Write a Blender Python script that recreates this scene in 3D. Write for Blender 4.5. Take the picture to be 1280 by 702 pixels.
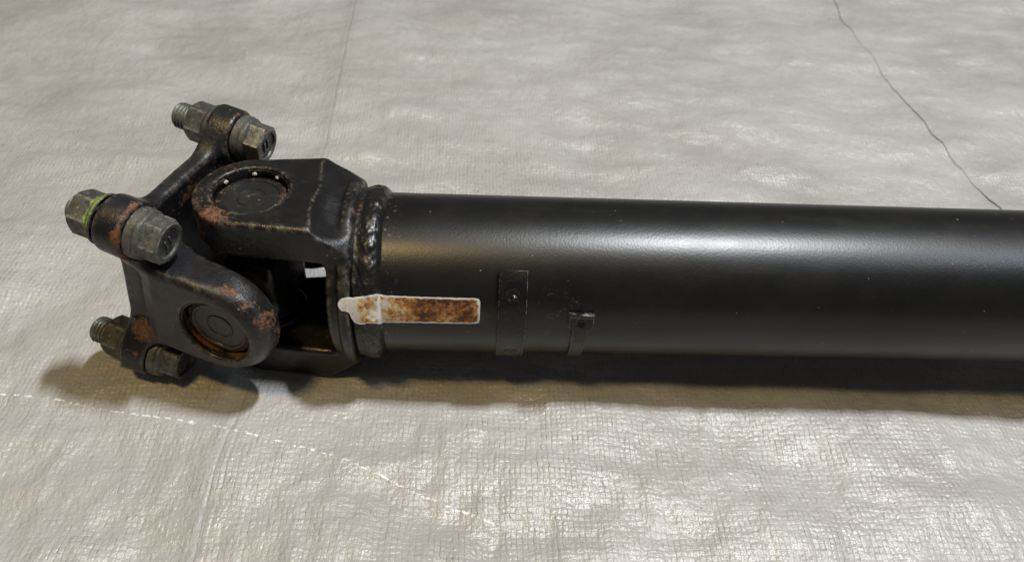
import bpy, bmesh, math
import numpy as np
from mathutils import Matrix, Vector

scene = bpy.context.scene
for o in list(bpy.data.objects):
    bpy.data.objects.remove(o)
MM = 0.001

# ------------------------------------------------------------------ camera
# shaft frame: x along the tube, z up, origin at the joint centre; the tarp lies at z = GROUND
PITCH, YAW, ROLL = 0.7348275, 0.0656166, 0.0670578
CAM = np.array([99.417, -280.725, 249.802])
FPX = 964.4
fw = np.array([math.sin(YAW) * math.cos(PITCH), math.cos(YAW) * math.cos(PITCH), -math.sin(PITCH)])
rt = np.cross(fw, [0, 0, 1.0]); rt /= np.linalg.norm(rt)
up = np.cross(rt, fw)
r2 = rt * math.cos(ROLL) + up * math.sin(ROLL)
u2 = -rt * math.sin(ROLL) + up * math.cos(ROLL)
cd = bpy.data.cameras.new('camera')
cam = bpy.data.objects.new('camera', cd)
scene.collection.objects.link(cam)
M = Matrix.Identity(4)
for i in range(3):
    M[i][0], M[i][1], M[i][2], M[i][3] = r2[i], u2[i], -fw[i], CAM[i] * MM
cam.matrix_world = M
cd.sensor_width = 36.0
cd.lens = FPX / 1280 * 36.0
cd.clip_start = 0.01
cd.clip_end = 50
cd.dof.use_dof = True
cd.dof.focus_distance = 0.333
cd.dof.aperture_fstop = 13.0
scene.camera = cam

# ------------------------------------------------------------------ world, lamps, exposure
world = bpy.data.worlds.new('World')
scene.world = world
world.use_nodes = True
bg = world.node_tree.nodes['Background']
bg.inputs[0].default_value = (1.0, 0.97, 0.92, 1)
bg.inputs[1].default_value = 0.095

def area(name, loc, target, sx, sy, watts, col):
    l = bpy.data.lights.new(name, 'AREA')
    l.shape = 'RECTANGLE'; l.size = sx; l.size_y = sy
    l.energy = watts; l.color = col
    o = bpy.data.objects.new(name, l)
    o.location = loc
    o.rotation_euler = (Vector(target) - Vector(loc)).to_track_quat('-Z', 'Y').to_euler()
    scene.collection.objects.link(o)
    return o

area('ceiling_lamp', (0.86, 0.10, 2.2), (0.1, 0, 0), 0.24, 0.07, 70.0, (0.95, 0.975, 1.0))
area('ceiling_lamp', (1.80, -0.26, 2.0), (0.3, 0, 0), 0.9, 0.14, 12.0, (0.74, 0.87, 1.0))
area('warm_lamp', (-0.28, -0.42, 1.50), (0.0, 0, 0), 0.24, 0.14, 11.0, (1.0, 0.70, 0.27))

scene.view_settings.view_transform = 'Standard'
scene.view_settings.look = 'None'
scene.view_settings.gamma = 1.0
scene.view_settings.exposure = 0.0
scene.view_settings.use_curve_mapping = False
scene.render.engine = 'CYCLES'
scene.render.resolution_x = 1024
scene.render.resolution_y = 561

# ------------------------------------------------------------------ node helpers
class NT:
    def __init__(self, name):
        self.mat = bpy.data.materials.new(name)
        self.mat.use_nodes = True
        self.t = self.mat.node_tree
        self.b = self.t.nodes['Principled BSDF']
        self._pos = None
    def node(self, typ, **kw):
        n = self.t.nodes.new(typ)
        for k, v in kw.items():
            setattr(n, k, v)
        return n
    def put(self, sock, v):
        if isinstance(v, bpy.types.NodeSocket):
            self.t.links.new(v, sock)
        elif v is not None:
            if isinstance(v, (tuple, list)) and len(v) == 3 and len(sock.default_value) == 4:
                v = (*v, 1)
            sock.default_value = v
    def pos(self):
        if self._pos is None:
            self._pos = self.node('ShaderNodeTexCoord').outputs['Object']
        return self._pos
    def mapped(self, scale, vec=None, loc=(0, 0, 0), rot=(0, 0, 0)):
        n = self.node('ShaderNodeMapping')
        self.put(n.inputs['Vector'], vec or self.pos())
        n.inputs['Scale'].default_value = scale
        n.inputs['Location'].default_value = loc
        n.inputs['Rotation'].default_value = rot
        return n.outputs[0]
    def noise(self, scale, detail=3, rough=0.55, vec=None, dist=0.0, color=False):
        n = self.node('ShaderNodeTexNoise')
        self.put(n.inputs['Vector'], vec or self.pos())
        n.inputs['Scale'].default_value = scale
        n.inputs['Detail'].default_value = detail
        n.inputs['Roughness'].default_value = rough
        n.inputs['Distortion'].default_value = dist
        return n.outputs['Color' if color else 'Fac']
    def voronoi(self, scale, feature='F1', vec=None, rnd=1.0):
        n = self.node('ShaderNodeTexVoronoi', feature=feature)
        self.put(n.inputs['Vector'], vec or self.pos())
        n.inputs['Scale'].default_value = scale
        n.inputs['Randomness'].default_value = rnd
        return n.outputs['Distance']
    def math(self, op, a, b=None, c=None, clamp=False):
        n = self.node('ShaderNodeMath', operation=op, use_clamp=clamp)
        self.put(n.inputs[0], a)
        if b is not None: self.put(n.inputs[1], b)
        if c is not None: self.put(n.inputs[2], c)
        return n.outputs[0]
    def step(self, v, lo, hi, a=0.0, b=1.0):
        n = self.node('ShaderNodeMapRange', interpolation_type='SMOOTHSTEP')
        self.put(n.inputs['Value'], v)
        n.inputs['From Min'].default_value = lo
        n.inputs['From Max'].default_value = hi
        n.inputs['To Min'].default_value = a
        n.inputs['To Max'].default_value = b
        return n.outputs[0]
    def mix(self, f, a, b):
        n = self.node('ShaderNodeMix', data_type='RGBA')
        self.put(n.inputs[0], f)
        self.put(n.inputs[6], a)
        self.put(n.inputs[7], b)
        return n.outputs[2]
    def ramp(self, v, stops):
        n = self.node('ShaderNodeValToRGB')
        self.put(n.inputs[0], v)
        cr = n.color_ramp
        while len(cr.elements) < len(stops):
            cr.elements.new(0.5)
        for e, (p, c) in zip(cr.elements, stops):
            e.position = p; e.color = (*c, 1)
        return n.outputs[0]
    def attr(self, name):
        n = self.node('ShaderNodeAttribute', attribute_name=name)
        return n.outputs['Fac']
    def bump(self, h, dist, strength=1.0, normal=None):
        n = self.node('ShaderNodeBump')
        n.inputs['Strength'].default_value = strength
        n.inputs['Distance'].default_value = dist
        self.put(n.inputs['Height'], h)
        if normal is not None: self.put(n.inputs['Normal'], normal)
        return n.outputs[0]
    def out(self, color=None, rough=None, metal=None, normal=None, spec=None, coat=None):
        for k, v in (('Base Color', color), ('Roughness', rough), ('Metallic', metal), ('Normal', normal),
                     ('Specular IOR Level', spec), ('Coat Weight', coat)):
            if v is not None:
                self.put(self.b.inputs[k], v)
        return self.mat

# ------------------------------------------------------------------ materials
def hair_lines(n, scale, mask_scale, lo, hi, width=0.012):
    """curly fibre-like dust lines where two noises agree"""
    a = n.noise(scale, 1.5, 0.5, dist=0.4)
    line = n.step(n.math('ABSOLUTE', n.math('SUBTRACT', a, 0.5)), 0.0, width, 1.0, 0.0)
    m = n.step(n.noise(mask_scale, 2, 0.5), lo, hi)
    return n.math('MULTIPLY', line, m)

def mat_tube():
    n = NT('black_satin_paint')
    peel = n.noise(900, 2, 0.6)
    peel2 = n.noise(330, 2, 0.5)
    h = n.math('ADD', peel, n.math('MULTIPLY', peel2, 0.25))
    v = n.voronoi(170)
    thr = n.math('MULTIPLY', n.noise(60, 2), 0.10)
    speck = n.step(n.math('SUBTRACT', v, n.math('SUBTRACT', thr, 0.012)), 0.0, 0.035, 1.0, 0.0)
    far = n.step(n.noise(25, 3, 0.6), 0.42, 0.62)
    speck = n.math('MULTIPLY', speck, far)
    sep = n.node('ShaderNodeSeparateXYZ'); n.put(sep.inputs[0], n.pos())
    near = n.step(n.math('ABSOLUTE', n.math('SUBTRACT', sep.outputs[0], 0.128)), 0.012, 0.045, 1.0, 0.0)
    low = n.step(sep.outputs[2], 0.012, 0.026, 1.0, 0.0)
    hair = hair_lines(n, 300, 130, 0.53, 0.62, 0.014)
    hair = n.math('MULTIPLY', hair, n.math('MULTIPLY', near, low))
    weldend = n.step(sep.outputs[0], 0.056, 0.068, 1.0, 0.0)
    chip = n.math('MULTIPLY', n.step(n.noise(420, 3, 0.6), 0.60, 0.66), weldend)
    d = n.math('MAXIMUM', n.math('MAXIMUM', speck, n.math('MULTIPLY', hair, 0.35)), n.math('MULTIPLY', chip, 0.7))
    d = n.math('MULTIPLY', d, 0.5)
    haze = n.step(n.noise(38, 4, 0.65), 0.35, 0.75)
    scuff = n.step(n.noise(70, 5, 0.7, vec=n.mapped((0.12, 1.0, 1.0))), 0.56, 0.74)
    base = n.mix(haze, (0.003, 0.003, 0.0034), (0.006, 0.0058, 0.0055))
    base = n.mix(n.math('MULTIPLY', scuff, 0.25), base, (0.025, 0.024, 0.022))
    col = n.mix(d, base, (0.30, 0.28, 0.25))
    rough = n.math('ADD', n.step(haze, 0, 1, 0.345, 0.37), n.math('MULTIPLY', d, 0.3))
    return n.out(col, rough, 0.0, n.bump(h, 0.00005, 1.0), 0.48)

def mat_forged(name, dusty=0.35, base=(0.010, 0.010, 0.0105), wearc=(0.15, 0.125, 0.095), wearf=0.7):
    n = NT(name)
    rust = n.attr('rust')
    edge = n.attr('edge')
    na = n.noise(260, 6, 0.7)
    nb = n.noise(90, 4, 0.6)
    field = n.math('ADD', rust, n.math('MULTIPLY', n.math('SUBTRACT', na, 0.5), 1.5))
    field = n.math('ADD', field, n.math('MULTIPLY', n.math('SUBTRACT', nb, 0.5), 0.9))
    field = n.math('ADD', field, n.math('MULTIPLY', n.math('SUBTRACT', n.noise(800, 3, 0.7), 0.5), 1.1))
    mask = n.step(field, 0.36, 0.66)
    rc = n.ramp(n.noise(520, 5, 0.75), [(0.28, (0.020, 0.010, 0.007)), (0.44, (0.066, 0.027, 0.011)),
                                        (0.56, (0.13, 0.057, 0.022)), (0.78, (0.21, 0.115, 0.05))])
    dust = n.step(n.noise(140, 6, 0.75), 0.52, 0.78)
    bl = n.mix(n.math('MULTIPLY', dust, dusty), base, (0.075, 0.066, 0.055))
    wear = n.math('MULTIPLY', edge, n.step(n.noise(240, 5, 0.75), 0.44, 0.64))
    bl = n.mix(n.math('MULTIPLY', wear, wearf), bl, wearc)
    sp = n.step(n.voronoi(190), 0.05, 0.10, 1.0, 0.0)
    sp = n.math('MULTIPLY', sp, n.step(n.noise(50, 2), 0.5, 0.65))
    bl = n.mix(n.math('MULTIPLY', sp, 0.6), bl, (0.28, 0.26, 0.23))
    col = n.mix(mask, bl, rc)
    rough = n.math('ADD', n.step(n.noise(75, 3), 0.3, 0.7, 0.29, 0.44), n.math('MULTIPLY', mask, 0.38))
    h = n.math('ADD', n.math('MULTIPLY', n.noise(330, 4, 0.6), 0.8), n.math('MULTIPLY', n.math('MULTIPLY', mask, na), 0.7))
    h = n.math('ADD', h, n.math('MULTIPLY', n.noise(1000, 2, 0.6), 0.5))
    return n.out(col, rough, 0.0, n.bump(h, 0.00032, 0.9), 0.45)

def mat_steel(name, base=(0.115, 0.115, 0.103), dark=(0.028, 0.029, 0.025), moss=False, rough=(0.42, 0.62), metal=0.35):
    n = NT(name)
    g = n.noise(230, 6, 0.72)
    f = n.step(g, 0.30, 0.68)
    col = n.mix(f, dark, base)
    fleck = n.step(n.noise(620, 3, 0.6), 0.60, 0.72)
    col = n.mix(n.math('MULTIPLY', fleck, 0.55), col, (0.30, 0.28, 0.23))
    rst = n.step(n.noise(120, 5, 0.7), 0.60, 0.74)
    col = n.mix(n.math('MULTIPLY', rst, 0.35), col, (0.07, 0.045, 0.027))
    ew = n.math('MULTIPLY', n.attr('edge'), n.step(n.noise(300, 3, 0.6), 0.36, 0.56))
    col = n.mix(n.math('MULTIPLY', ew, 0.45), col, (0.40, 0.38, 0.34))
    if moss:
        m = n.attr('moss')
        mm = n.step(n.math('ADD', m, n.math('MULTIPLY', n.math('SUBTRACT', n.noise(520, 4, 0.7), 0.5), 1.6)), 0.45, 0.75)
        col = n.mix(mm, col, n.ramp(n.noise(700, 3), [(0.3, (0.07, 0.10, 0.025)), (0.7, (0.26, 0.33, 0.11))]))
    rg = n.step(f, 0, 1, rough[1], rough[0])
    h = n.math('ADD', g, n.math('MULTIPLY', n.noise(900, 3, 0.6), 0.4))
    return n.out(col, rg, metal, n.bump(h, 0.00022, 0.8), 0.5)

def mat_mark():
    """white primer mark with rust coming through; u along, v across (from attributes)"""
    n = NT('rusty_white_paint')
    u = n.attr('along'); b = n.attr('border')
    nz = n.noise(620, 6, 0.85)
    n2 = n.noise(110, 3, 0.6)
    f = n.math('ADD', n.math('MULTIPLY', n.math('SUBTRACT', nz, 0.5), 2.3), n.math('MULTIPLY', n.math('SUBTRACT', n2, 0.5), 2.4))
    f = n.math('ADD', f, n.step(u, 0.24, 0.50, 0.16, 0.66))
    f = n.math('ADD', f, n.step(u, 0.05, 0.16, -0.9, 0.0))
    rust = n.ramp(f, [(0.08, (0.44, 0.42, 0.37)), (0.26, (0.42, 0.30, 0.13)), (0.46, (0.31, 0.14, 0.036)),
                      (0.72, (0.14, 0.05, 0.015)), (1.0, (0.035, 0.014, 0.008))])
    bb = n.math('ADD', b, n.math('MULTIPLY', n.math('SUBTRACT', n.noise(380, 4, 0.7), 0.5), 1.6))
    edge = n.step(bb, 0.35, 0.70, 1.0, 0.0)
    col = n.mix(edge, rust, (0.52, 0.52, 0.50))
    sp = n.step(n.voronoi(420), 0.10, 0.2, 1.0, 0.0)
    col = n.mix(n.math('MULTIPLY', n.math('MULTIPLY', sp, n.step(n.noise(90), 0.45, 0.6)), 0.8), col, (0.12, 0.11, 0.09))
    return n.out(col, 0.6, 0.0, n.bump(nz, 0.0003, 0.6), 0.4)

def mat_tarp():
    n = NT('woven_silver_tarp')
    P = n.pos()
    sep = n.node('ShaderNodeSeparateXYZ')
    # slightly wandering weave
    wob = n.node('ShaderNodeVectorMath', operation='SCALE')
    dv = n.node('ShaderNodeVectorMath', operation='SUBTRACT')
    n.put(dv.inputs[0], n.noise(26, 2, 0.5, color=True)); dv.inputs[1].default_value = (0.5, 0.5, 0.5)
    n.put(wob.inputs[0], dv.outputs[0]); wob.inputs['Scale'].default_value = 0.0034
    ad = n.node('ShaderNodeVectorMath', operation='ADD')
    n.put(ad.inputs[0], P); n.put(ad.inputs[1], wob.outputs[0])
    n.put(sep.inputs[0], ad.outputs[0])
    PX, PY = 1 / 0.0025, 1 / 0.0027
    v = n.math('MULTIPLY', sep.outputs[1], PY)
    row = n.node('ShaderNodeTexWhiteNoise', noise_dimensions='1D'); n.put(row.inputs['W'], n.math('FLOOR', v))
    u0 = n.math('MULTIPLY', sep.outputs[0], PX)
    colr = n.node('ShaderNodeTexWhiteNoise', noise_dimensions='1D'); n.put(colr.inputs['W'], n.math('FLOOR', u0))
    jog = n.node('ShaderNodeTexWhiteNoise', noise_dimensions='2D')
    cv = n.node('ShaderNodeCombineXYZ'); n.put(cv.inputs[0], n.math('FLOOR', u0)); n.put(cv.inputs[1], n.math('FLOOR', v)); n.put(jog.inputs['Vector'], cv.outputs[0])
    u = n.math('ADD', u0, n.math('MULTIPLY', n.math('SUBTRACT', row.outputs['Value'], 0.5), 0.22))
    v = n.math('ADD', v, n.math('MULTIPLY', n.math('SUBTRACT', colr.outputs['Value'], 0.5), 0.25))
    fu = n.math('FRACT', u); fv = n.math('FRACT', v)
    par = n.math('FRACT', n.math('MULTIPLY', n.math('ADD', n.math('FLOOR', u), n.math('FLOOR', v)), 0.5))
    par = n.math('GREATER_THAN', par, 0.25)
    su = n.math('SINE', n.math('MULTIPLY', fu, math.pi)); sv = n.math('SINE', n.math('MULTIPLY', fv, math.pi))
    pu = n.math('POWER', su, 0.30); pv = n.math('POWER', sv, 0.30)
    # tape over: flat across its width, arched along its length
    a = n.math('MULTIPLY', pu, n.math('ADD', n.math('MULTIPLY', sv, 0.5), 0.5))
    b = n.math('MULTIPLY', pv, n.math('ADD', n.math('MULTIPLY', su, 0.5), 0.5))
    weave = n.math('ADD', n.math('MULTIPLY', par, a), n.math('MULTIPLY', n.math('SUBTRACT', 1.0, par), b))
    weave = n.math('ADD', weave, n.math('MULTIPLY', jog.outputs['Value'], 0.35))
    vis = n.step(n.noise(16, 3, 0.6), 0.32, 0.62, 0.45, 1.0)
    vis = n.math('MULTIPLY', vis, n.step(n.noise(210, 3, 0.6), 0.30, 0.62, 0.35, 1.0))
    hw = n.math('MULTIPLY', weave, vis)
    gapu = n.step(n.math('ABSOLUTE', n.math('SUBTRACT', fu, 0.5)), 0.39, 0.47)
    gapv = n.step(n.math('ABSOLUTE', n.math('SUBTRACT', fv, 0.5)), 0.43, 0.49)
    gap = n.math('MAXIMUM', n.math('MULTIPLY', gapu, n.step(jog.outputs['Value'], 0.15, 0.7)), n.math('MULTIPLY', gapv, n.step(jog.outputs['Value'], 0.5, 0.95, 0.0, 0.8)))
    crink = n.noise(120, 4, 0.6, vec=n.mapped((0.55, 0.8, 1.0)))
    fine = n.noise(480, 3, 0.6)
    fold = n.attr('fold_distance')
    flake = n.attr('flake_distance')
    c1 = n.step(n.math('ABSOLUTE', fold), 0.0, 0.0016, 1.0, 0.0)
    c2 = n.step(n.math('ABSOLUTE', n.math('SUBTRACT', fold, 0.004)), 0.0, 0.0012, 0.5, 0.0)
    cf = n.step(n.math('ABSOLUTE', flake), 0.0, 0.0012, 1.0, 0.0)
    nrm = n.bump(crink, 0.0026, 0.65)
    nrm = n.bump(hw, 0.00040, 0.8, nrm)
    nrm = n.bump(n.noise(230, 4, 0.65, vec=n.mapped((1.0, 0.55, 1.0), rot=(0, 0, 0.5))), 0.0015, 0.65, nrm)
    nrm = n.bump(fine, 0.0005, 0.6, nrm)
    nrm = n.bump(n.math('SUBTRACT', n.math('MULTIPLY', cf, 0.4), n.math('ADD', c1, c2)), 0.0005, 0.5, nrm)
    tone = n.step(n.noise(9, 4, 0.6), 0.3, 0.7)
    base = n.mix(tone, (0.305, 0.298, 0.283), (0.378, 0.375, 0.366))
    line = n.math('MULTIPLY', gap, n.math('MULTIPLY', vis, n.step(n.noise(120, 3, 0.6), 0.40, 0.60)))
    base = n.mix(n.math('MULTIPLY', line, 0.80), base, (0.10, 0.095, 0.085))
    dirt = n.step(n.noise(70, 5, 0.7), 0.60, 0.80)
    base = n.mix(n.math('MULTIPLY', dirt, 0.25), base, (0.18, 0.16, 0.12))
    sp = n.step(n.voronoi(45), 0.025, 0.05, 1.0, 0.0)
    sp = n.math('MULTIPLY', sp, n.step(n.noise(30, 1), 0.56, 0.6))
    base = n.mix(n.math('MULTIPLY', sp, 0.8), base, (0.08, 0.06, 0.045))
    fl = n.step(n.math('ABSOLUTE', n.math('ADD', flake, n.math('MULTIPLY', n.math('SUBTRACT', n.noise(330, 3), 0.5), 0.0030))), 0.0002, 0.0008, 1.0, 0.0)
    dash = n.step(n.noise(340, 3, 0.65), 0.48, 0.54)
    fl = n.math('MULTIPLY', fl, dash)
    base = n.mix(fl, base, (0.66, 0.655, 0.64))
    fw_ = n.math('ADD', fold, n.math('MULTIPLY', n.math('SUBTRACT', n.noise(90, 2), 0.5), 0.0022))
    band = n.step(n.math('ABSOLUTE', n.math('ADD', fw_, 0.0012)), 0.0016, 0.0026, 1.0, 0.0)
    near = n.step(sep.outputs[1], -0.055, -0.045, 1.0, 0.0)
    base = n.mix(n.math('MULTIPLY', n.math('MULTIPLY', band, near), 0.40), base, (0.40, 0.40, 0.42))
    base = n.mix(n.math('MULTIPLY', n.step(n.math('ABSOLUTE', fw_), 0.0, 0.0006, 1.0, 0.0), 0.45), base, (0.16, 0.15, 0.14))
    rough = n.step(n.noise(60, 4, 0.6), 0.3, 0.7, 0.33, 0.47)
    return n.out(base, rough, 0.08, nrm, 0.5)

M_TUBE = mat_tube()
M_YOKE = mat_forged('black_forged_steel', 0.20, (0.006, 0.006, 0.0065))
M_FLANGE = mat_forged('worn_black_forged_steel', 0.25, (0.0085, 0.0085, 0.0095))
M_CAP = mat_forged('dusty_bearing_steel', 0.55, (0.013, 0.0125, 0.012))
M_WELD = mat_forged('painted_weld_metal', 0.30, (0.006, 0.006, 0.006))
M_BOLT = mat_steel('dirty_zinc_steel', moss=False)
M_NUT = mat_steel('dark_dirty_steel', (0.085, 0.084, 0.075), (0.022, 0.022, 0.020), moss=True)
M_THREAD = mat_steel('greenish_thread_steel', (0.24, 0.25, 0.22), (0.08, 0.08, 0.07), rough=(0.3, 0.45), metal=0.6)
M_WEIGHT = mat_forged('painted_sheet_steel', 0.10, (0.003, 0.003, 0.003), (0.26, 0.24, 0.21), 0.95)
M_CHIP = mat_steel('bare_bright_steel', (0.62, 0.60, 0.57), (0.40, 0.38, 0.35), metal=0.1)
M_MARK = mat_mark()
M_TARP = mat_tarp()

# ------------------------------------------------------------------ mesh helpers
def new_obj(name, me, mat, parent=None):
    o = bpy.data.objects.new(name, me)
    scene.collection.objects.link(o)
    if mat is not None and len(me.materials) == 0:
        me.materials.append(mat)
    if parent is not None:
        o.parent = parent
    return o

def mesh_from(name, V, F, smooth=True, attrs=None):
    """V in mm, F an (n,4) or (n,3) int array or list"""
    me = bpy.data.meshes.new(name)
    V = np.asarray(V, float) * MM
    F = np.asarray(F, np.int32)
    k = F.shape[1]
    me.vertices.add(len(V)); me.vertices.foreach_set('co', V.astype(np.float32).ravel())
    me.loops.add(F.size); me.loops.foreach_set('vertex_index', F.ravel())
    me.polygons.add(len(F)); me.polygons.foreach_set('loop_start', np.arange(0, F.size, k, dtype=np.int32))
    me.polygons.foreach_set('use_smooth', np.full(len(F), smooth, bool))
    for an, av in (attrs or {}).items():
        a = me.attributes.new(an, 'FLOAT', 'POINT')
        a.data.foreach_set('value', np.asarray(av, np.float32))
    me.update(calc_edges=True); me.validate()
    return me

def smin(a, b, k):
    h = np.clip(0.5 + 0.5 * (b - a) / k, 0, 1)
    return b * (1 - h) + a * h - k * h * (1 - h)
def smax(a, b, k):
    return -smin(-a, -b, k)
def extr(d2, w, r):
    """extrude a 2-D distance; w = signed distance across the slab; rounded by r"""
    a, b = d2 + r, w + r
    return np.minimum(np.maximum(a, b), 0) + np.hypot(np.maximum(a, 0), np.maximum(b, 0)) - r
def rbox2(x, y, hx, hy):
    a, b = np.abs(x) - hx, np.abs(y) - hy
    return np.minimum(np.maximum(a, b), 0) + np.hypot(np.maximum(a, 0), np.maximum(b, 0))

rng = np.random.default_rng(7)
_W = rng.normal(size=(60, 3)); _W /= np.linalg.norm(_W, axis=1)[:, None]; _PH = rng.uniform(0, 6.28, 60)
def wnoise(x, y, z, wl, n=14, off=0):
    """cheap band noise, about -1..1, wavelength wl (mm)"""
    s = 0
    for i in range(off, off + n):
        k = 6.283 / wl * (0.7 + 0.6 * ((i * 0.618) % 1))
        s = s + np.sin(k * (_W[i % 60, 0] * x + _W[i % 60, 1] * y + _W[i % 60, 2] * z) + _PH[i % 60])
    return s / math.sqrt(n) * 0.8

def surface_nets(f, lo, hi, h):
    lo = np.array(lo, float); hi = np.array(hi, float)
    n = np.ceil((hi - lo) / h).astype(int) + 1
    ax = [lo[i] + h * np.arange(n[i]) for i in range(3)]
    X, Y, Z = np.meshgrid(*ax, indexing='ij')
    D = f(X, Y, Z)
    S = D < 0
    nx, ny, nz = n - 1
    cor = [(i, j, k) for i in (0, 1) for j in (0, 1) for k in (0, 1)]
    cs = sum(S[i:i + nx, j:j + ny, k:k + nz].astype(np.int8) for i, j, k in cor)
    C = np.argwhere((cs > 0) & (cs < 8))
    vid = np.full((nx, ny, nz), -1, np.int64); vid[tuple(C.T)] = np.arange(len(C))
    acc = np.zeros((len(C), 3)); cnt = np.zeros(len(C))
    for a in range(3):
        for o in cor:
            if o[a]: continue
            o = np.array(o); o2 = o.copy(); o2[a] = 1
            A = D[tuple((C + o).T)]; B = D[tuple((C + o2).T)]
            m = (A < 0) != (B < 0)
            t = np.where(m, A / np.where(m, A - B, 1), 0)
            pt = np.tile(o.astype(float), (len(C), 1)); pt[:, a] += t
            acc[m] += pt[m]; cnt[m] += 1
    V = lo + h * (C + acc / cnt[:, None])
    F = []
    for a in range(3):
        b, c = (a + 1) % 3, (a + 2) % 3
        sl0 = [slice(None)] * 3; sl1 = [slice(None)] * 3
        sl0[a] = slice(0, -1); sl1[a] = slice(1, None)
        ch = S[tuple(sl0)] != S[tuple(sl1)]
        E = np.argwhere(ch)
        E = E[(E[:, b] > 0) & (E[:, c] > 0) & (E[:, b] < n[b] - 1) & (E[:, c] < n[c] - 1)]
        ins = S[tuple(E.T)]
        def q(db, dc):
            e = E.copy(); e[:, b] += db; e[:, c] += dc
            return vid[tuple(e.T)]
        qd = np.stack([q(-1, -1), q(0, -1), q(0, 0), q(-1, 0)], 1)
        qd[~ins] = qd[~ins][:, ::-1]
        F.append(qd)
    F = np.concatenate(F)
    e = 0.02
    for _ in range(2):
        x, y, z = V.T
        d = f(x, y, z)
        g = np.stack([f(x + e, y, z) - d, f(x, y + e, z) - d, f(x, y, z + e) - d], 1) / e
        stp = (d / np.maximum((g * g).sum(1), 0.3))[:, None] * g
        L = np.linalg.norm(stp, axis=1)[:, None]
        V = V - stp * np.minimum(1, 0.5 * h / np.maximum(L, 1e-9))
    return V, F

def convexity(V, F, f, h=1.6):
    """edge wear: how far the body falls away around each point (only the shape, no light)"""
    x, y, z = V.T
    lap = sum(f(x + a * h, y + b * h, z + c * h) for a, b, c in
              ((1, 0, 0), (-1, 0, 0), (0, 1, 0), (0, -1, 0), (0, 0, 1), (0, 0, -1))) - 6 * f(x, y, z)
    return np.clip(lap / (h * h) * 1.6 - 0.1, 0, 1)

def spots(V, lst):
    r = np.zeros(len(V))
    for (c, rad, s) in lst:
        d = np.linalg.norm((V - np.array(c)) / np.array(rad), axis=1)
        r = np.maximum(r, s * np.clip(1.25 - d, 0, 1))
    return r

def lathe(name, prof, axis='z', seg=64, mat=None, parent=None, smooth=True, rust=0.0, close=True):
    """prof: list of (radius, height) in mm"""
    P = np.array(prof, float)
    th = np.linspace(0, 2 * np.pi, seg, endpoint=False)
    R, T = np.meshgrid(P[:, 0], th, indexing='ij')
    H = np.repeat(P[:, 1][:, None], seg, 1)
    a, b = R * np.cos(T), R * np.sin(T)
    V = {'z': (a, b, H), 'x': (H, a, b), 'y': (b, H, a)}[axis]
    V = np.stack([c.ravel() for c in V], 1)
    i = np.arange(len(P) - 1)[:, None] * seg; j = np.arange(seg)[None]; jn = (j + 1) % seg
    F = np.stack([i + j, i + jn, i + seg + jn, i + seg + j], -1).reshape(-1, 4)
    me = mesh_from(name, V, F, smooth, {'rust': np.full(len(V), rust), 'edge': np.zeros(len(V)), 'moss': np.zeros(len(V))})
    me.set_sharp_from_angle(angle=math.radians(38))
    return new_obj(name, me, mat, parent)

# ------------------------------------------------------------------ the tarp (setting)
GROUND = -47.6
def poly_y(pts, y):                                # x of a line that runs front to back
    P = np.array(sorted(pts, key=lambda q: q[1])); return np.interp(y, P[:, 1], P[:, 0])
def poly_x(pts, x):
    P = np.array(sorted(pts)); return np.interp(x, P[:, 0], P[:, 1])
FOLD = [(-19, 700), (-17.7, 436), (-11.1, 286), (-6.3, 176), (-6, 60), (-9.6, -51), (-12, -64), (-12.3, -94), (-11.3, -124), (-14, -350)]
EDGE = [(470, 900), (462, 484), (459.8, 436), (458.5, 392), (456.1, 341), (455.5, 300), (455.4, 252), (456.3, 211), (457.2, 174),
        (460.3, 157), (462.6, 141), (463, 126), (466, 0), (462, -400)]
FLAKE = [(-400, 10), (-137, -36.5), (-125, -39.2), (-95.7, -42.9), (-65.6, -49.5), (-40.4, -53.8), (-22.9, -57.2), (-7.2, -61.4),
         (6.3, -64.8), (31, -71.5), (46.2, -77.3), (59.4, -83), (72.3, -89.4), (86.6, -95.3), (97.2, -99.5), (108, -104)]

def band_field(shape, step, wl, aniso, seed, rough=1.0):
    r = np.random.default_rng(seed)
    F = np.fft.rfft2(r.normal(size=shape))
    ky = np.fft.fftfreq(shape[0], step)[:, None] * aniso[1]; kx = np.fft.rfftfreq(shape[1], step)[None] * aniso[0]
    k = np.hypot(kx, ky) * wl
    F *= np.exp(-((np.log(np.maximum(k, 1e-6))) ** 2) / (2 * (0.45 * rough) ** 2))
    g = np.fft.irfft2(F, shape); return g / g.std()

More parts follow.
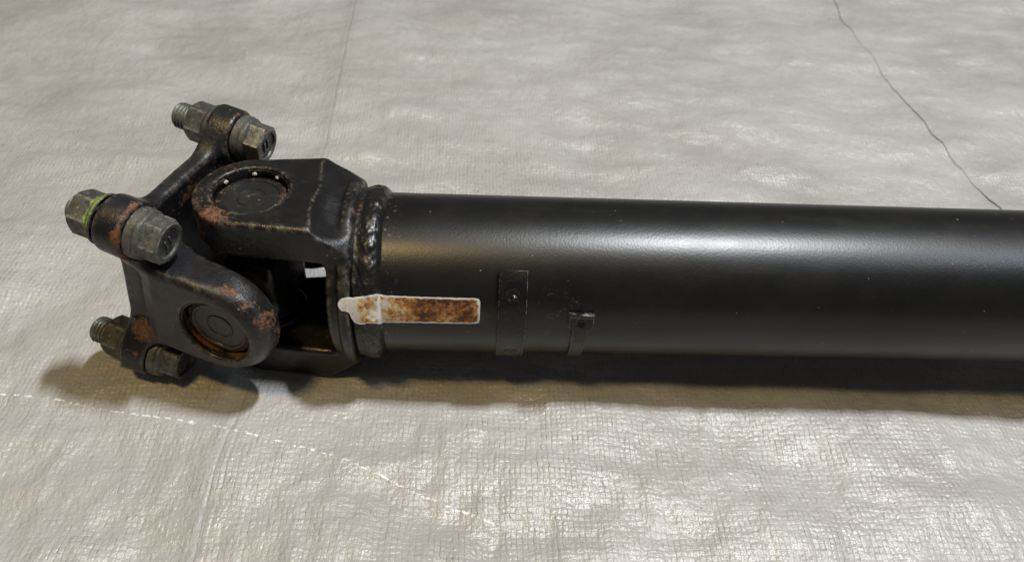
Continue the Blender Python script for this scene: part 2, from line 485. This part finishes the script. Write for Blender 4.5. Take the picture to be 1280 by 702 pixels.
def build_tarp():
    st = 1.8
    xs = np.arange(-620, 1080, st); ys = np.arange(-420, 900, st)
    X, Y = np.meshgrid(xs, ys)
    sh = X.shape
    far = np.clip((Y + 60) / 260, 0, 1)
    z = 1.1 * band_field(sh, st, 170, (1, 1), 1) + 0.85 * band_field(sh, st, 75, (1.4, 0.9), 2)
    z += 0.34 * band_field(sh, st, 42, (2.0, 0.8), 3)
    z += 0.11 * band_field(sh, st, 20, (1.8, 0.9), 4) + 0.10 * band_field(sh, st, 22, (0.8, 1.6), 6) * far
    z += 0.26 * band_field(sh, st, 26, (0.7, 1.8), 5) * (1 - far)
    # long soft wrinkles running across
    def ridge(yc, x0, x1, amp, wd, slope=0.0):
        return amp * np.exp(-((Y - yc - slope * X) / wd) ** 2) * np.clip((X - x0) / 40, 0, 1) * np.clip((x1 - X) / 60, 0, 1)
    z += ridge(158, -320, -80, 2.0, 9) + ridge(140, 20, 330, 2.2, 12) + ridge(330, -420, -190, 3.0, 10, -0.3)
    z += ridge(230, -300, 0, 1.4, 13, 0.05)
    fd = X - poly_y(FOLD, Y)
    z += 1.5 * np.exp(-(np.abs(fd) / 8)) + 1.3 * np.tanh(fd / 6) * np.exp(-(fd / 70) ** 2) - 0.4 * np.exp(-(fd / 1.8) ** 2)
    kd = Y - poly_x(FLAKE, X)
    kd = np.where(X > 112, 400, kd)
    z += 0.7 * np.exp(-np.abs(kd) / 5) * np.clip((118 - X) / 20, 0, 1)
    # flat where the shaft rests, sinking a little towards the right
    rest = np.exp(-(np.maximum(np.hypot((X + 5) / 75, (Y - 5) / 70) - 0.6, 0) / 0.5) ** 2)
    z = z * (1 - 0.93 * rest) - 6.5 * np.clip((X - 40) / 330, 0, 1.6) ** 1.0 * (1 - rest)
    global TARP_FIELD
    TARP_FIELD = (st, xs, ys, z)
    z += 1.6 * np.exp(-((X + 48) / 16) ** 2 - ((Y + 24) / 18) ** 2)      # small rise under the lower flange corner
    V = np.stack([X.ravel(), Y.ravel(), (z + GROUND).ravel()], 1)
    ny, nx = sh
    i = np.arange(ny - 1)[:, None] * nx; j = np.arange(nx - 1)[None]
    F = np.stack([i + j, i + j + 1, i + nx + j + 1, i + nx + j], -1).reshape(-1, 4)
    me = mesh_from('tarpaulin', V, F, True, {'fold_distance': fd.ravel() * MM, 'flake_distance': kd.ravel() * MM})
    o = new_obj('tarpaulin', me, M_TARP)
    o['kind'] = 'structure'
    o['label'] = 'crumpled silver grey woven tarpaulin spread under the shaft'
    return o
build_tarp()

def build_overlap():
    st, xs, ys, z = TARP_FIELD
    s_ = np.concatenate([np.arange(0, 30, 0.6), np.arange(30, 600, 3.0)]); yy = np.arange(-415, 880, 2.0)
    S_, Yg = np.meshgrid(s_, yy)
    ep = np.polyfit([q[1] / 500 for q in EDGE], [q[0] for q in EDGE], 5)
    Xg = np.polyval(ep, Yg / 500) + S_
    fx = np.clip((Xg - xs[0]) / st, 0, len(xs) - 1.001); fy = np.clip((Yg - ys[0]) / st, 0, len(ys) - 1.001)
    i, j = fy.astype(int), fx.astype(int); a, b = fy - i, fx - j
    zz = z[i, j] * (1 - a) * (1 - b) + z[i + 1, j] * a * (1 - b) + z[i, j + 1] * (1 - a) * b + z[i + 1, j + 1] * a * b
    lip = 0.05 + 0.45 * (0.5 + 0.5 * np.sin(Yg / 37 + 0.7)) + 0.7 * np.exp(-((Yg - 150) / 14) ** 2)
    zz = zz + 0.28 + lip * np.exp(-S_ / 9)
    ny, nx = S_.shape; N = ny * nx
    V = np.concatenate([np.stack([Xg.ravel(), Yg.ravel(), (zz + GROUND).ravel()], 1), np.stack([Xg.ravel(), Yg.ravel(), (zz + GROUND - 0.25).ravel()], 1)])
    ii = np.arange(ny - 1)[:, None] * nx; jj = np.arange(nx - 1)[None]
    F = np.stack([ii + jj, ii + jj + 1, ii + nx + jj + 1, ii + nx + jj], -1).reshape(-1, 4)
    e = np.arange(ny - 1) * nx
    F = np.concatenate([F, F[:, ::-1] + N, np.stack([e, e + nx, e + nx + N, e + N], 1)])
    far = np.full(len(V), 5.0)
    o = new_obj('tarpaulin', mesh_from('tarpaulin', V, F, True, {'fold_distance': far, 'flake_distance': far}), M_TARP)
    o['kind'] = 'structure'
    o['label'] = 'free edge of a second tarpaulin sheet overlapping behind the tube'
build_overlap()

# ------------------------------------------------------------------ the drive shaft
shaft = bpy.data.objects.new('drive_shaft', None)
scene.collection.objects.link(shaft)
shaft.empty_display_size = 0.05
shaft['label'] = 'black steel drive shaft with universal joint and bolted flange lying on the tarp'
shaft['category'] = 'drive shaft'

TR = 38.0
# --- tube
tube = lathe('tube', [(TR - 2.5, 55), (TR - 2.5, 51.5), (TR, 51.5)] + [(TR, x) for x in np.linspace(52, 1000, 60)] + [(TR - 2.5, 1000), (TR - 2.5, 930)],
             'x', 128, M_TUBE, shaft)

# --- weld bead: ripples, lumps, a few drips
BEAD = [(45.0, 38.5), (46.6, 40.2), (47.4, 40.1), (48.2, 40.1), (49.2, 40.4), (50.4, 40.9), (52.0, 41.4), (53.8, 41.5), (55.6, 41.1), (57.0, 40.2), (58.0, 39.1), (58.7, 38.2), (59.2, 37.6)]
def bead_surface(x, T):
    P = np.array(BEAD)
    wob = 0.45 * np.sin(3 * T + 1) + 0.35 * np.sin(7 * T) + 0.25 * np.sin(13 * T + 2)
    R = np.interp(x + 0.5 * wob, P[:, 0], P[:, 1])
    on = np.clip((R - 38.4) / 2, 0, 1)
    cy, cz = 40 * np.cos(T), 40 * np.sin(T)
    lump = np.clip(wnoise(x, cy, cz, 6, off=30) - 0.5, 0, 2)
    return R + on * (0.40 * wnoise(x * 0.6, cy, cz, 9) + 0.15 * wnoise(x, cy, cz, 2.6, off=20) + 0.7 * lump * np.clip((x - 52) / 3, 0, 1))
def build_bead():
    xs = np.linspace(45.0, 59.2, 46); th = np.linspace(0, 2 * np.pi, 360, endpoint=False)
    Xg, T = np.meshgrid(xs, th, indexing='ij')
    R = bead_surface(Xg, T)
    V = np.stack([Xg.ravel(), (R * np.cos(T)).ravel(), (R * np.sin(T)).ravel()], 1)
    s = len(th); i = np.arange(len(xs) - 1)[:, None] * s; j = np.arange(s)[None]; jn = (j + 1) % s
    F = np.stack([i + j, i + jn, i + s + jn, i + s + j], -1).reshape(-1, 4)
    rust = np.where(np.abs(Xg - 47.6) < 1.2, 0.30, 0.0).ravel()
    me = mesh_from('weld_bead', V, F, True, {'rust': rust, 'edge': np.zeros(len(V))})
    return new_obj('weld_bead', me, M_WELD, tube)
build_bead()

# --- tube yoke
E1 = 46.4
def sdf_tube_yoke(x, y, z):
    az = np.abs(z)
    wob = 0.10 * wnoise(x, y, z, 22)
    hw = 25.0 + 0.11 * np.clip(x, 0, 40)
    d2 = np.where(x < 0, np.hypot(x, y) - 25.0, np.maximum(np.abs(y) - hw, x - 46))
    slab = np.maximum(az - E1, 27.5 - az)
    ear = extr(d2, slab, 2.6)
    scal = np.hypot(x - 45.0 - 0.9 * np.sin(y * 0.2 + 0.6), az - 58.5) - 20.0
    ear = smax(ear, -scal, 0.35)
    rr = np.hypot(y, z)
    ear = smax(ear, (rr - 54.5 + (x - 28) * 0.62) * 0.85, 1.5)
    body = extr(rr - 39.6, np.abs(x - 40.4) - 5.4, 2.0)
    ring = extr(rr - 43.2, np.abs(x - 43.0) - 2.8, 2.2)
    d = smin(smin(ear, body, 5.0), ring, 2.0)
    neck = extr(rr - 37.5, np.abs(x - 46) - 9, 1.0)
    d = smin(d, neck, 1.2)
    # inner web keeps the window between the ears
    bore = rr - 16.9
    hole = np.where(az > 12, np.hypot(x, y) - 16.9, 50.0)
    d = smax(d, -hole, 0.7)
    return d + wob
V, F = surface_nets(sdf_tube_yoke, (-27, -47, -49), (56.5, 47, 49), 0.85)
rust = spots(V, [((-12, -18, 45.5), (10, 6, 3), 0.95), ((-21, -6, 42), (6, 16, 6), 0.62), ((-14, 16, 46), (6, 6, 4), 0.35), ((-20, -13, 36), (8, 9, 8), 0.55), ((-19, 8, 45), (6, 10, 4), 0.5),
                 ((-4, -23, 46), (7, 3, 3), 0.38), ((46, 0, 36), (2.5, 30, 10), 0.30), ((46, -20, 32), (2.0, 18, 14), 0.30), ((35, 0, -26), (6, 26, 16), 0.8), ((30, -20, -30), (12, 10, 6), 0.4),
                 ((20, -26, 34), (4, 2, 3), 0.35)])
yoke = new_obj('tube_yoke', mesh_from('tube_yoke', V, F, True, {'rust': rust, 'edge': convexity(V, F, sdf_tube_yoke) * (V[:, 2] > -15)}), M_YOKE, shaft)

# --- flange yoke in its own frame: x along the flange axis, y away from the camera, z up
DX = np.array([0.94073783, -0.29897512, -0.16008191]); DA = np.array([-0.30224486, -0.9532215, 0.00410006])
DZ = np.cross(DA, DX); DZ /= np.linalg.norm(DZ)
MF = Matrix(((DX[0], -DA[0], DZ[0], 0), (DX[1], -DA[1], DZ[1], 0), (DX[2], -DA[2], DZ[2], 0), (0, 0, 0, 1)))
E2 = 45.7
BY, BZ = 39.3, 38.9
def sdf_flange_yoke(x, y, z):
    ay, az = np.abs(y), np.abs(z)
    wob = 0.10 * wnoise(x, y, z, 20, off=9)
    d2 = np.where(x > 0, np.hypot(x, z) - 25.0, np.maximum(az - 25.0, -x - 46))
    outer = np.maximum(ay - E2, (ay - (E2 - 0.42 * (-x - 29))) * 0.92)
    inner = (27.0 - 0.30 * np.clip(-x - 12, 0, 40)) - ay
    ear = extr(d2, np.maximum(outer, inner), 4.0 + 4.5 * (lambda q: q * q * (3 - 2 * q))(np.clip((x + 12) / 36, 0, 1)))
    plate = extr(rbox2(y, z, 38.5, 37.6), np.abs(x + 44.0) - 4.1, 2.4)
    d = smin(ear, plate, 7.0)
    boss = extr(np.hypot(ay - BY, az - BZ) - 12.4, np.abs(x + 41.9) - 6.3, 1.6)
    side = extr(rbox2(ay - 40, z, 14, 18), np.abs(x + 44) - 9, 3.0)
    d = smax(d, -np.where(ay > 39.5, side + 2.0, 50.0), 4.0)
    d = smin(d, boss, 13.0)
    d = np.maximum(d, -x - 48.3)
    # spot face round each bolt on the head side
    sf = np.maximum(np.hypot(ay - BY, az - BZ) - 12.0, np.abs(x + 27.4) - 8.2)
    d = smax(d, -sf, 0.8)
    hole = np.where(ay > 12, np.hypot(x, z) - 16.9, 50.0)
    d = smax(d, -hole, 0.7)
    return d + wob
V, F = surface_nets(sdf_flange_yoke, (-57, -56, -56), (28, 56, 56), 0.85)
rust = spots(V, [((-37, -51, 44), (4, 8, 12), 0.72), ((-37, -50, 33), (4, 7, 12), 0.75), ((-36.5, -40, 52), (3.5, 12, 5), 0.72), ((-38, -44, 27), (5, 9, 5), 0.55), ((-36, -38, 26), (3, 10, 6), 0.6),
                 ((-38, -43, -21), (9, 7, 6), 1.0), ((-33, -44, -23), (6, 6, 4), 0.7), ((-40, -47, -34), (6, 8, 9), 0.45),
                 ((6, -40, 24), (6, 3, 4), 0.75), ((2, -44, 21), (3, 2, 3), 0.4), ((21, -38, 12), (6, 9, 10), 0.65), ((24, -36, 0), (5, 7, 14), 0.55), ((14, -40, 21), (6, 5, 6), 0.55),
                 ((-8, -42, -15), (10, 4, 5), 0.95), ((8, -42, -15), (8, 4, 5), 0.9), ((-15, -42, -4), (4, 4, 10), 0.8), ((0, -45, -20), (12, 2, 4), 0.55),
                 ((-40, 0, 28), (6, 26, 8), 0.33), ((-36, 38, 27), (6, 10, 8), 0.55), ((-38, 26, 32), (4, 9, 8), 0.48), ((-20, -24, 14), (14, 6, 10), 0.4), ((-36, 40, 50), (3, 10, 4), 0.45)])
flange = new_obj('flange_yoke', mesh_from('flange_yoke', V, F, True, {'rust': rust, 'edge': convexity(V, F, sdf_flange_yoke)}), M_FLANGE, shaft)
flange.matrix_local = MF

# --- joint cross (trunnions, hub) between the ears
def sdf_cross(x, y, z):
    # arms along y' and z' of the cross frame: z is the tube yoke's ear axis, y the flange yoke's
    ty = extr(np.hypot(x, z) - 10.5, np.abs(y) - 33, 1.0)
    tz = extr(np.hypot(x, y) - 10.5, np.abs(z) - 33, 1.0)
    hub = extr(rbox2(y, z, 15, 15), np.abs(x) - 12, 3.0)
    d = smin(smin(ty, tz, 5), hub, 4)
    for r0, s in ((15.8, 26.0),):
        d = np.minimum(d, extr(np.hypot(x, z) - r0, np.abs(np.abs(y) - s) - 2.0, 0.8))
        d = np.minimum(d, extr(np.hypot(x, y) - r0, np.abs(np.abs(z) - s) - 2.0, 0.8))
    return d
V, F = surface_nets(sdf_cross, (-19, -36, -36), (19, 36, 36), 0.9)
cross = new_obj('joint_cross', mesh_from('joint_cross', V, F, True, {'rust': np.full(len(V), 0.12), 'edge': np.zeros(len(V))}), M_YOKE, shaft)
ca = math.atan2(-DA[0], -DA[1])
cross.rotation_euler = (0, 0, -ca)

# --- bearing caps, snap rings
CAP = [(0, -4.4), (5.6, -4.4), (5.9, -4.0), (6.3, -4.0), (6.6, -4.4), (11.7, -4.4), (12.1, -3.8), (12.9, -3.7), (13.5, -4.2), (15.2, -4.5), (15.7, -5.0), (15.9, -6.4), (16.75, -6.6), (16.75, -17), (0, -17)]
def ring_mesh(name, a0, a1, seg=80):
    th = np.linspace(a0, a1, seg); P = np.array([(16.1, -1.3), (17.2, -1.3), (17.2, -2.6), (16.1, -2.6)])
    V = np.array([(r * math.cos(t), r * math.sin(t), h) for t in th for r, h in P])
    F = [(i * 4 + k, i * 4 + (k + 1) % 4, (i + 1) * 4 + (k + 1) % 4, (i + 1) * 4 + k) for i in range(seg - 1) for k in range(4)]
    F += [(3, 2, 1, 0), tuple((seg - 1) * 4 + k for k in range(4))]
    return mesh_from(name, V, F, False, {'rust': np.full(len(V), 0.32), 'edge': np.zeros(len(V))})
def axis_matrix(n, dist):
    z = Vector(n).normalized(); x = Vector((1, 0, 0)); x = (x - z * x.dot(z)).normalized(); y = z.cross(x)
    m = Matrix((x, y, z)).transposed().to_4x4(); m.translation = z * dist * MM
    return m
RM = ring_mesh('snap_ring', 0.35, 2 * math.pi - 0.35)
RP = [(0, 0.05), (11, 0.12), (13, 0.55), (16, 0.75), (17, 0.7)]
cap_mesh = {}
for par, n, e, rz, front in ((yoke, (0, 0, 1), E1, 2.2, 0), (yoke, (0, 0, -1), E1, 1.0, 1), (flange, (0, -1, 0), E2, 5.2, 1), (flange, (0, 1, 0), E2, 0.0, 1)):
    mt = axis_matrix(n, e)
    c = lathe('bearing_cap', CAP, 'z', 72, M_CAP, par)
    me = c.data
    co = np.zeros(len(me.vertices) * 3, np.float32); me.vertices.foreach_get('co', co); co = co.reshape(-1, 3) / MM
    rad = np.hypot(co[:, 0], co[:, 1])
    rs = np.interp(rad, [q[0] for q in RP], [q[1] for q in RP]) * (1.0 if front else 0.55)
    if front: rs = rs * np.clip(0.75 - 0.5 * co[:, 1] / 16, 0, 1.2)
    me.attributes['rust'].data.foreach_set('value', rs.astype(np.float32))
    c.matrix_local = mt
    r = new_obj('snap_ring', RM, M_YOKE, par)
    r.matrix_local = mt @ Matrix.Rotation(rz, 4, 'Z')
# bright chipped stakes in the wall of the upper cap's recess
bm = bmesh.new(); bmesh.ops.create_icosphere(bm, subdivisions=2, radius=0.001)
for v in bm.verts: v.co = Vector((v.co.x * 1.1, v.co.y * 0.7, v.co.z * 0.9)) * (1 + 0.15 * math.sin(v.co.x * 9000))
sm = bpy.data.meshes.new('stake'); bm.to_mesh(sm); bm.free()
for a in (146, 97, 57):
    s = new_obj('stake', sm, M_CHIP, yoke)
    t = math.radians(a)
    s.location = (15.9 * MM * math.cos(t), 15.9 * MM * math.sin(t), (E1 - 2.9) * MM)
    s.rotation_euler = (0, 0, t + math.pi / 2)

# --- flange bolts: head, washer, nut, thread
def hex_mesh(name, rows, af, skirt, cone, tail, bars=False, moss=None):
    """turned part with a hexagon: radius = hexagon cut by the cone, or the round skirt where that is wider; tail: closing rings"""
    seg = 96; th = np.linspace(0, 2 * np.pi, seg, endpoint=False)
    hx = af / 2 / np.cos((th + math.pi / 6) % (math.pi / 3) - math.pi / 6)
    V = []
    for x in rows:
        r = np.maximum(np.minimum(hx, cone(x)), skirt(x))
        V += [(x, q * math.cos(t), q * math.sin(t)) for q, t in zip(r, th)]
    for x, q in tail:
        V += [(x, q * math.cos(t), q * math.sin(t)) for t in th]
    nr = len(rows) + len(tail)
    F = [(i * seg + j, i * seg + (j + 1) % seg, (i + 1) * seg + (j + 1) % seg, (i + 1) * seg + j) for i in range(nr - 1) for j in range(seg)]
    if bars:
        x0, x1 = tail[-1][0] - 0.3, tail[-1][0] + 0.7
        for c in (-1.5, 1.5):
            k = len(V)
            V += [(x, c + dy, dz) for x in (x0, x1) for dy in (-0.5, 0.5) for dz in (-2.4, 2.4)]
            F += [(k, k + 1, k + 3, k + 2), (k + 4, k + 6, k + 7, k + 5), (k, k + 4, k + 5, k + 1), (k + 2, k + 3, k + 7, k + 6), (k, k + 2, k + 6, k + 4), (k + 1, k + 5, k + 7, k + 3)]
    V = np.array(V)
    eg = np.zeros(len(V)); k = len(rows) * seg; rv = np.hypot(V[:k, 1], V[:k, 2])
    eg[:k] = np.clip((rv - af / 2 * 1.10) / (af / 2 * 0.05), 0, 1) * (np.abs(V[:k, 0]) > 3)
    eg[k - seg:k] = 1; eg[k - 2 * seg:k - seg] = 0.5
    me = mesh_from(name, V, F, True, {'moss': moss(V) if moss else np.zeros(len(V)), 'edge': eg})
    bm = bmesh.new(); bm.from_mesh(me); bmesh.ops.recalc_face_normals(bm, faces=bm.faces); bm.to_mesh(me); bm.free()
    me.set_sharp_from_angle(angle=math.radians(12))
    return me
# head: washer face at x = 0, end at x = 10.5
HEAD = hex_mesh('bolt_head', [0, 0.3, 1.2, 1.8, 2.2, 2.6, 3.0, 3.4, 3.8, 5, 7, 8.4, 8.8, 9.1, 9.4, 9.7, 10.0, 10.3, 10.5], 17.2,
                lambda x: 10.5 if x < 0.2 else 10.8 if x < 1.5 else 10.8 - (x - 1.5) * 1.3, lambda x: 8.3 + (10.5 - x) * 1.5,
                [(10.5, 8.2), (10.5, 7.0), (10.2, 6.7), (9.4, 6.4), (9.2, 4.0), (9.3, 0.05)], bars=True)
# nut: washer face at x = 0, end at x = -12
def nut_moss(V):
    r = np.hypot(V[:, 1], V[:, 2])
    return np.clip(1.5 - np.abs(V[:, 0] + 2.4) / 2.2, 0, 1) * np.clip(0.62 + V[:, 2] / 14, 0, 1) * 0.9
NUT_ARGS = ([-0.0, -0.3, -1.0, -1.4, -1.8, -2.2, -2.8, -3.4, -4.2, -6, -8, -10, -10.6, -11.0, -11.4, -11.7, -12.0], 17.4,
            lambda x: 10.9 if x > -0.2 else 11.2 if x > -1.2 else 11.2 + (x + 1.2) * 1.0, lambda x: 8.6 + (x + 12.0) * 1.5,
            [(-12.0, 8.4), (-12.0, 7.6), (-11.2, 6.7), (-6.0, 6.6)])
NUT = hex_mesh('nut', *NUT_ARGS)
NUT_MOSS = hex_mesh('mossy_nut', *NUT_ARGS, moss=nut_moss)
def thread_mesh():
    seg, pitch, L = 48, 1.75, 28.0
    zs = np.arange(0, L, 0.2); th = np.linspace(0, 2 * np.pi, seg, endpoint=False)
    Zg, T = np.meshgrid(zs, th, indexing='ij')
    ph = (Zg / pitch + T / (2 * np.pi)) % 1
    R = 6.6 - 1.15 * np.abs(2 * ph - 1) ** 1.2
    R = np.minimum(R, 5.4 + Zg * 0.9)
    V = np.stack([Zg.ravel(), (R * np.cos(T)).ravel(), (R * np.sin(T)).ravel()], 1)
    i = np.arange(len(zs) - 1)[:, None] * seg; j = np.arange(seg)[None]; jn = (j + 1) % seg
    F = np.stack([i + j, i + jn, i + seg + jn, i + seg + j], -1).reshape(-1, 4).tolist()
    V = np.concatenate([V, [[0.1, 0, 0]]]); c = len(V) - 1
    F += [(c, jj, (jj + 1) % seg, c) for jj in range(seg)]
    F = [f for f in F]
    me = bpy.data.meshes.new('threaded_end')
    me.from_pydata([tuple(q * MM) for q in V], [], [f if f[0] != f[3] else f[:3] for f in F])
    me.polygons.foreach_set('use_smooth', np.ones(len(me.polygons), bool))
    me.update(); me.validate()
    return me
THREAD = thread_mesh()
WASHER = lathe('washer', [(6.3, 0.1), (10.6, 0.1), (11.1, 0.5), (11.1, 3.6), (10.6, 4.1), (6.3, 4.1), (6.3, 0.1)], 'x', 56, M_BOLT, None).data
bpy.data.objects.remove(bpy.data.objects['washer'])

#            y,   z,  head turn, nut turn, nut shift, tip x
BOLTS = [(-BY, BZ, 0.32, 0.12, -1.6, -65.0, NUT_MOSS), (BY, BZ, 0.10, 0.35, -0.2, -69.0, NUT),
         (-BY, -BZ, 0.55, 0.20, -0.2, -68.6, NUT), (BY, -BZ, 0.2, 0.5, -0.2, -66.0, NUT)]
for y, z, ht, nt, ns, tip, nut in BOLTS:
    b = bpy.data.objects.new('flange_bolt', None)
    scene.collection.objects.link(b)
    b.empty_display_size = 0.01
    b.parent = shaft
    b.matrix_local = MF @ Matrix.Translation((0, y * MM, z * MM))
    w = new_obj('washer', WASHER, M_BOLT, b); w.location = (-35.6 * MM, 0, 0)
    h = new_obj('bolt_head', HEAD, M_BOLT, b); h.location = (-31.5 * MM, 0, 0); h.rotation_euler = (ht, 0, 0)
    n = new_obj('nut', nut, M_NUT, b); n.location = ((-48.2 + ns) * MM, 0, 0); n.rotation_euler = (nt, 0, 0)
    t = new_obj('threaded_end', THREAD, M_THREAD, b); t.location = (tip * MM, 0, 0)

# --- balance weights: curved plates welded to the tube
def curved_plate(name, xf, th0, th1, nx, nt, height, mat, parent, rust=0.05):
    """xf(t)->(x0,x1) outline over the angle; height(x,deg)->outer radius above the tube; closed solid"""
    V = []; E = []
    ts = np.linspace(th0, th1, nt); s = np.linspace(0, 1, nx)
    for lay in (0, 1):
        for a in ts:
            x0, x1 = xf(a)
            for q in s:
                x = x0 + (x1 - x0) * q
                r = TR + (height(x, a) if lay else -0.35)
                V.append((x, -r * math.cos(math.radians(a)), r * math.sin(math.radians(a))))
                E.append(1.0 if (q in (0.0, 1.0) or a in (th0, th1)) else 0.0)
    N = nx * nt; F = []
    for i in range(nt - 1):
        for j in range(nx - 1):
            q = (i * nx + j, i * nx + j + 1, (i + 1) * nx + j + 1, (i + 1) * nx + j)
            F.append(q[::-1]); F.append(tuple(N + k for k in q))
    bd = [j for j in range(nx)] + [i * nx + nx - 1 for i in range(1, nt)] + [(nt - 1) * nx + j for j in range(nx - 2, -1, -1)] + [i * nx for i in range(nt - 2, 0, -1)]
    for k in range(len(bd)):
        a, b2 = bd[k], bd[(k + 1) % len(bd)]
        F.append((a, b2, N + b2, N + a))
    me = mesh_from(name, V, F, True, {'rust': np.full(len(V), rust), 'edge': np.array(E)})
    bm = bmesh.new(); bm.from_mesh(me); bmesh.ops.recalc_face_normals(bm, faces=bm.faces); bm.to_mesh(me); bm.free()
    me.set_sharp_from_angle(angle=math.radians(40))
    return new_obj(name, me, mat, parent)

def dimple(x, a, x0, a0, r, dep, nub=0.0):
    d = math.hypot(x - x0, (a - a0) * math.pi / 180 * TR) / r
    v = -dep * math.exp(-(d ** 4)) if d < 2 else 0.0
    if nub: v += nub * math.exp(-(math.hypot(x - x0 - 0.4, (a - a0 + 1.6) * math.pi / 180 * TR) / (r * 0.45)) ** 2)
    return v
curved_plate('balance_weight', lambda a: (110.2, 122.7), 44, -34, 40, 150,
             lambda x, a: 1.9 + dimple(x, a, 116.6, 27.5, 2.6, 1.35, 1.5) + dimple(x, a, 117.0, -23, 2.6, 1.35), M_WEIGHT, tube)
def small_out(a):
    k = 1 / (1 + math.exp((a - 4.5) * 2.2))
    return (142.0 + 2.0 * k, 153.0 - 2.8 * k)
curved_plate('balance_weight', small_out, 16, -38, 30, 110,
             lambda x, a: 1.8 + 1.0 / (1 + math.exp((14.2 - a) * 2.5)) + dimple(x, a, 147.5, 9.5, 1.7, 1.2), M_WEIGHT, tube)

# --- white paint mark with rust, running over the weld onto the tube
def surf_r(x, a):
    if x > 59.2: return TR
    r = float(bead_surface(np.array(x), np.array(math.atan2(math.sin(a), -math.cos(a))))) if x > 45.0 else 43.2
    c = 43.2 if x < 43.4 else 43.2 - 2.4 + math.sqrt(max(0.0, 5.76 - (x - 43.4) ** 2)) if x < 45.8 else 38
    br = 43.2 - (x - 43.4) / 8.6 * 1.3 if 43.4 < x < 52 else 0
    return max(r, c, br, TR)
def build_mark():
    top = [(41.0, 22.6), (41.6, 24.2), (42.6, 25.4), (44, 25.9), (47, 25.6), (50, 26.0), (54, 27.0), (57.0, 27.6), (58.2, 26.6), (60, 25.6), (74, 25.1), (88, 25.0), (100.6, 24.9), (101.7, 24.2), (102.2, 22.5)]
    bot = [(41.0, 21.0), (41.6, 19.0), (42.6, 17.6), (44.4, 17.4), (45.6, 16.4), (46.5, 12.6), (47.6, 9.6), (49.5, 8.0), (52, 7.8), (54, 8.4), (57.0, 6.4), (58.4, 4.8), (60, 4.9), (74, 5.3), (88, 5.2), (100.6, 5.6), (101.7, 6.3), (102.2, 8.5)]
    T = np.array(top); B = np.array(bot)
    xs = np.linspace(41.0, 102.2, 260); m = 40
    V = []; al = []; bo = []
    for lay in (0, 1):
        for x in xs:
            a1 = np.interp(x, T[:, 0], T[:, 1]) + 0.14 * math.sin(x * 1.7) * math.sin(x * 0.43); a0 = np.interp(x, B[:, 0], B[:, 1]) + 0.14 * math.sin(x * 1.3 + 1) * math.sin(x * 0.31)
            for q in np.linspace(0, 1, m):
                a = math.radians(a0 + (a1 - a0) * q)
                r = surf_r(x, a) + (0.16 if lay else -0.6)
                V.append((x, -r * math.cos(a), r * math.sin(a)))
                ed = min(q, 1 - q) * (a1 - a0) * math.pi / 180 * TR
                ed = min(ed * 1.15, (x - 41.0) * 0.45, (102.2 - x) * 0.75, abs(x - 58.0) + 0.30)
                al.append((x - 41.0) / 61.2); bo.append(min(ed / 1.5, 1.0))
    N = len(xs) * m; F = []
    for i in range(len(xs) - 1):
        for j in range(m - 1):
            q = (i * m + j, i * m + j + 1, (i + 1) * m + j + 1, (i + 1) * m + j)
            F.append(tuple(N + k for k in q)); F.append(q[::-1])
    n = len(xs)
    bd = [j for j in range(m)] + [i * m + m - 1 for i in range(1, n)] + [(n - 1) * m + j for j in range(m - 2, -1, -1)] + [i * m for i in range(n - 2, 0, -1)]
    for k in range(len(bd)):
        a, b2 = bd[k], bd[(k + 1) % len(bd)]
        F.append((a, b2, N + b2, N + a))
    me = mesh_from('paint_mark', V, F, True, {'along': al, 'border': bo})
    bm = bmesh.new(); bm.from_mesh(me); bmesh.ops.recalc_face_normals(bm, faces=bm.faces); bm.to_mesh(me); bm.free()
    me.set_sharp_from_angle(angle=math.radians(50))
    o = new_obj('paint_mark', me, M_MARK, tube)
    o['label'] = 'white paint strip with rust showing through'
build_mark()
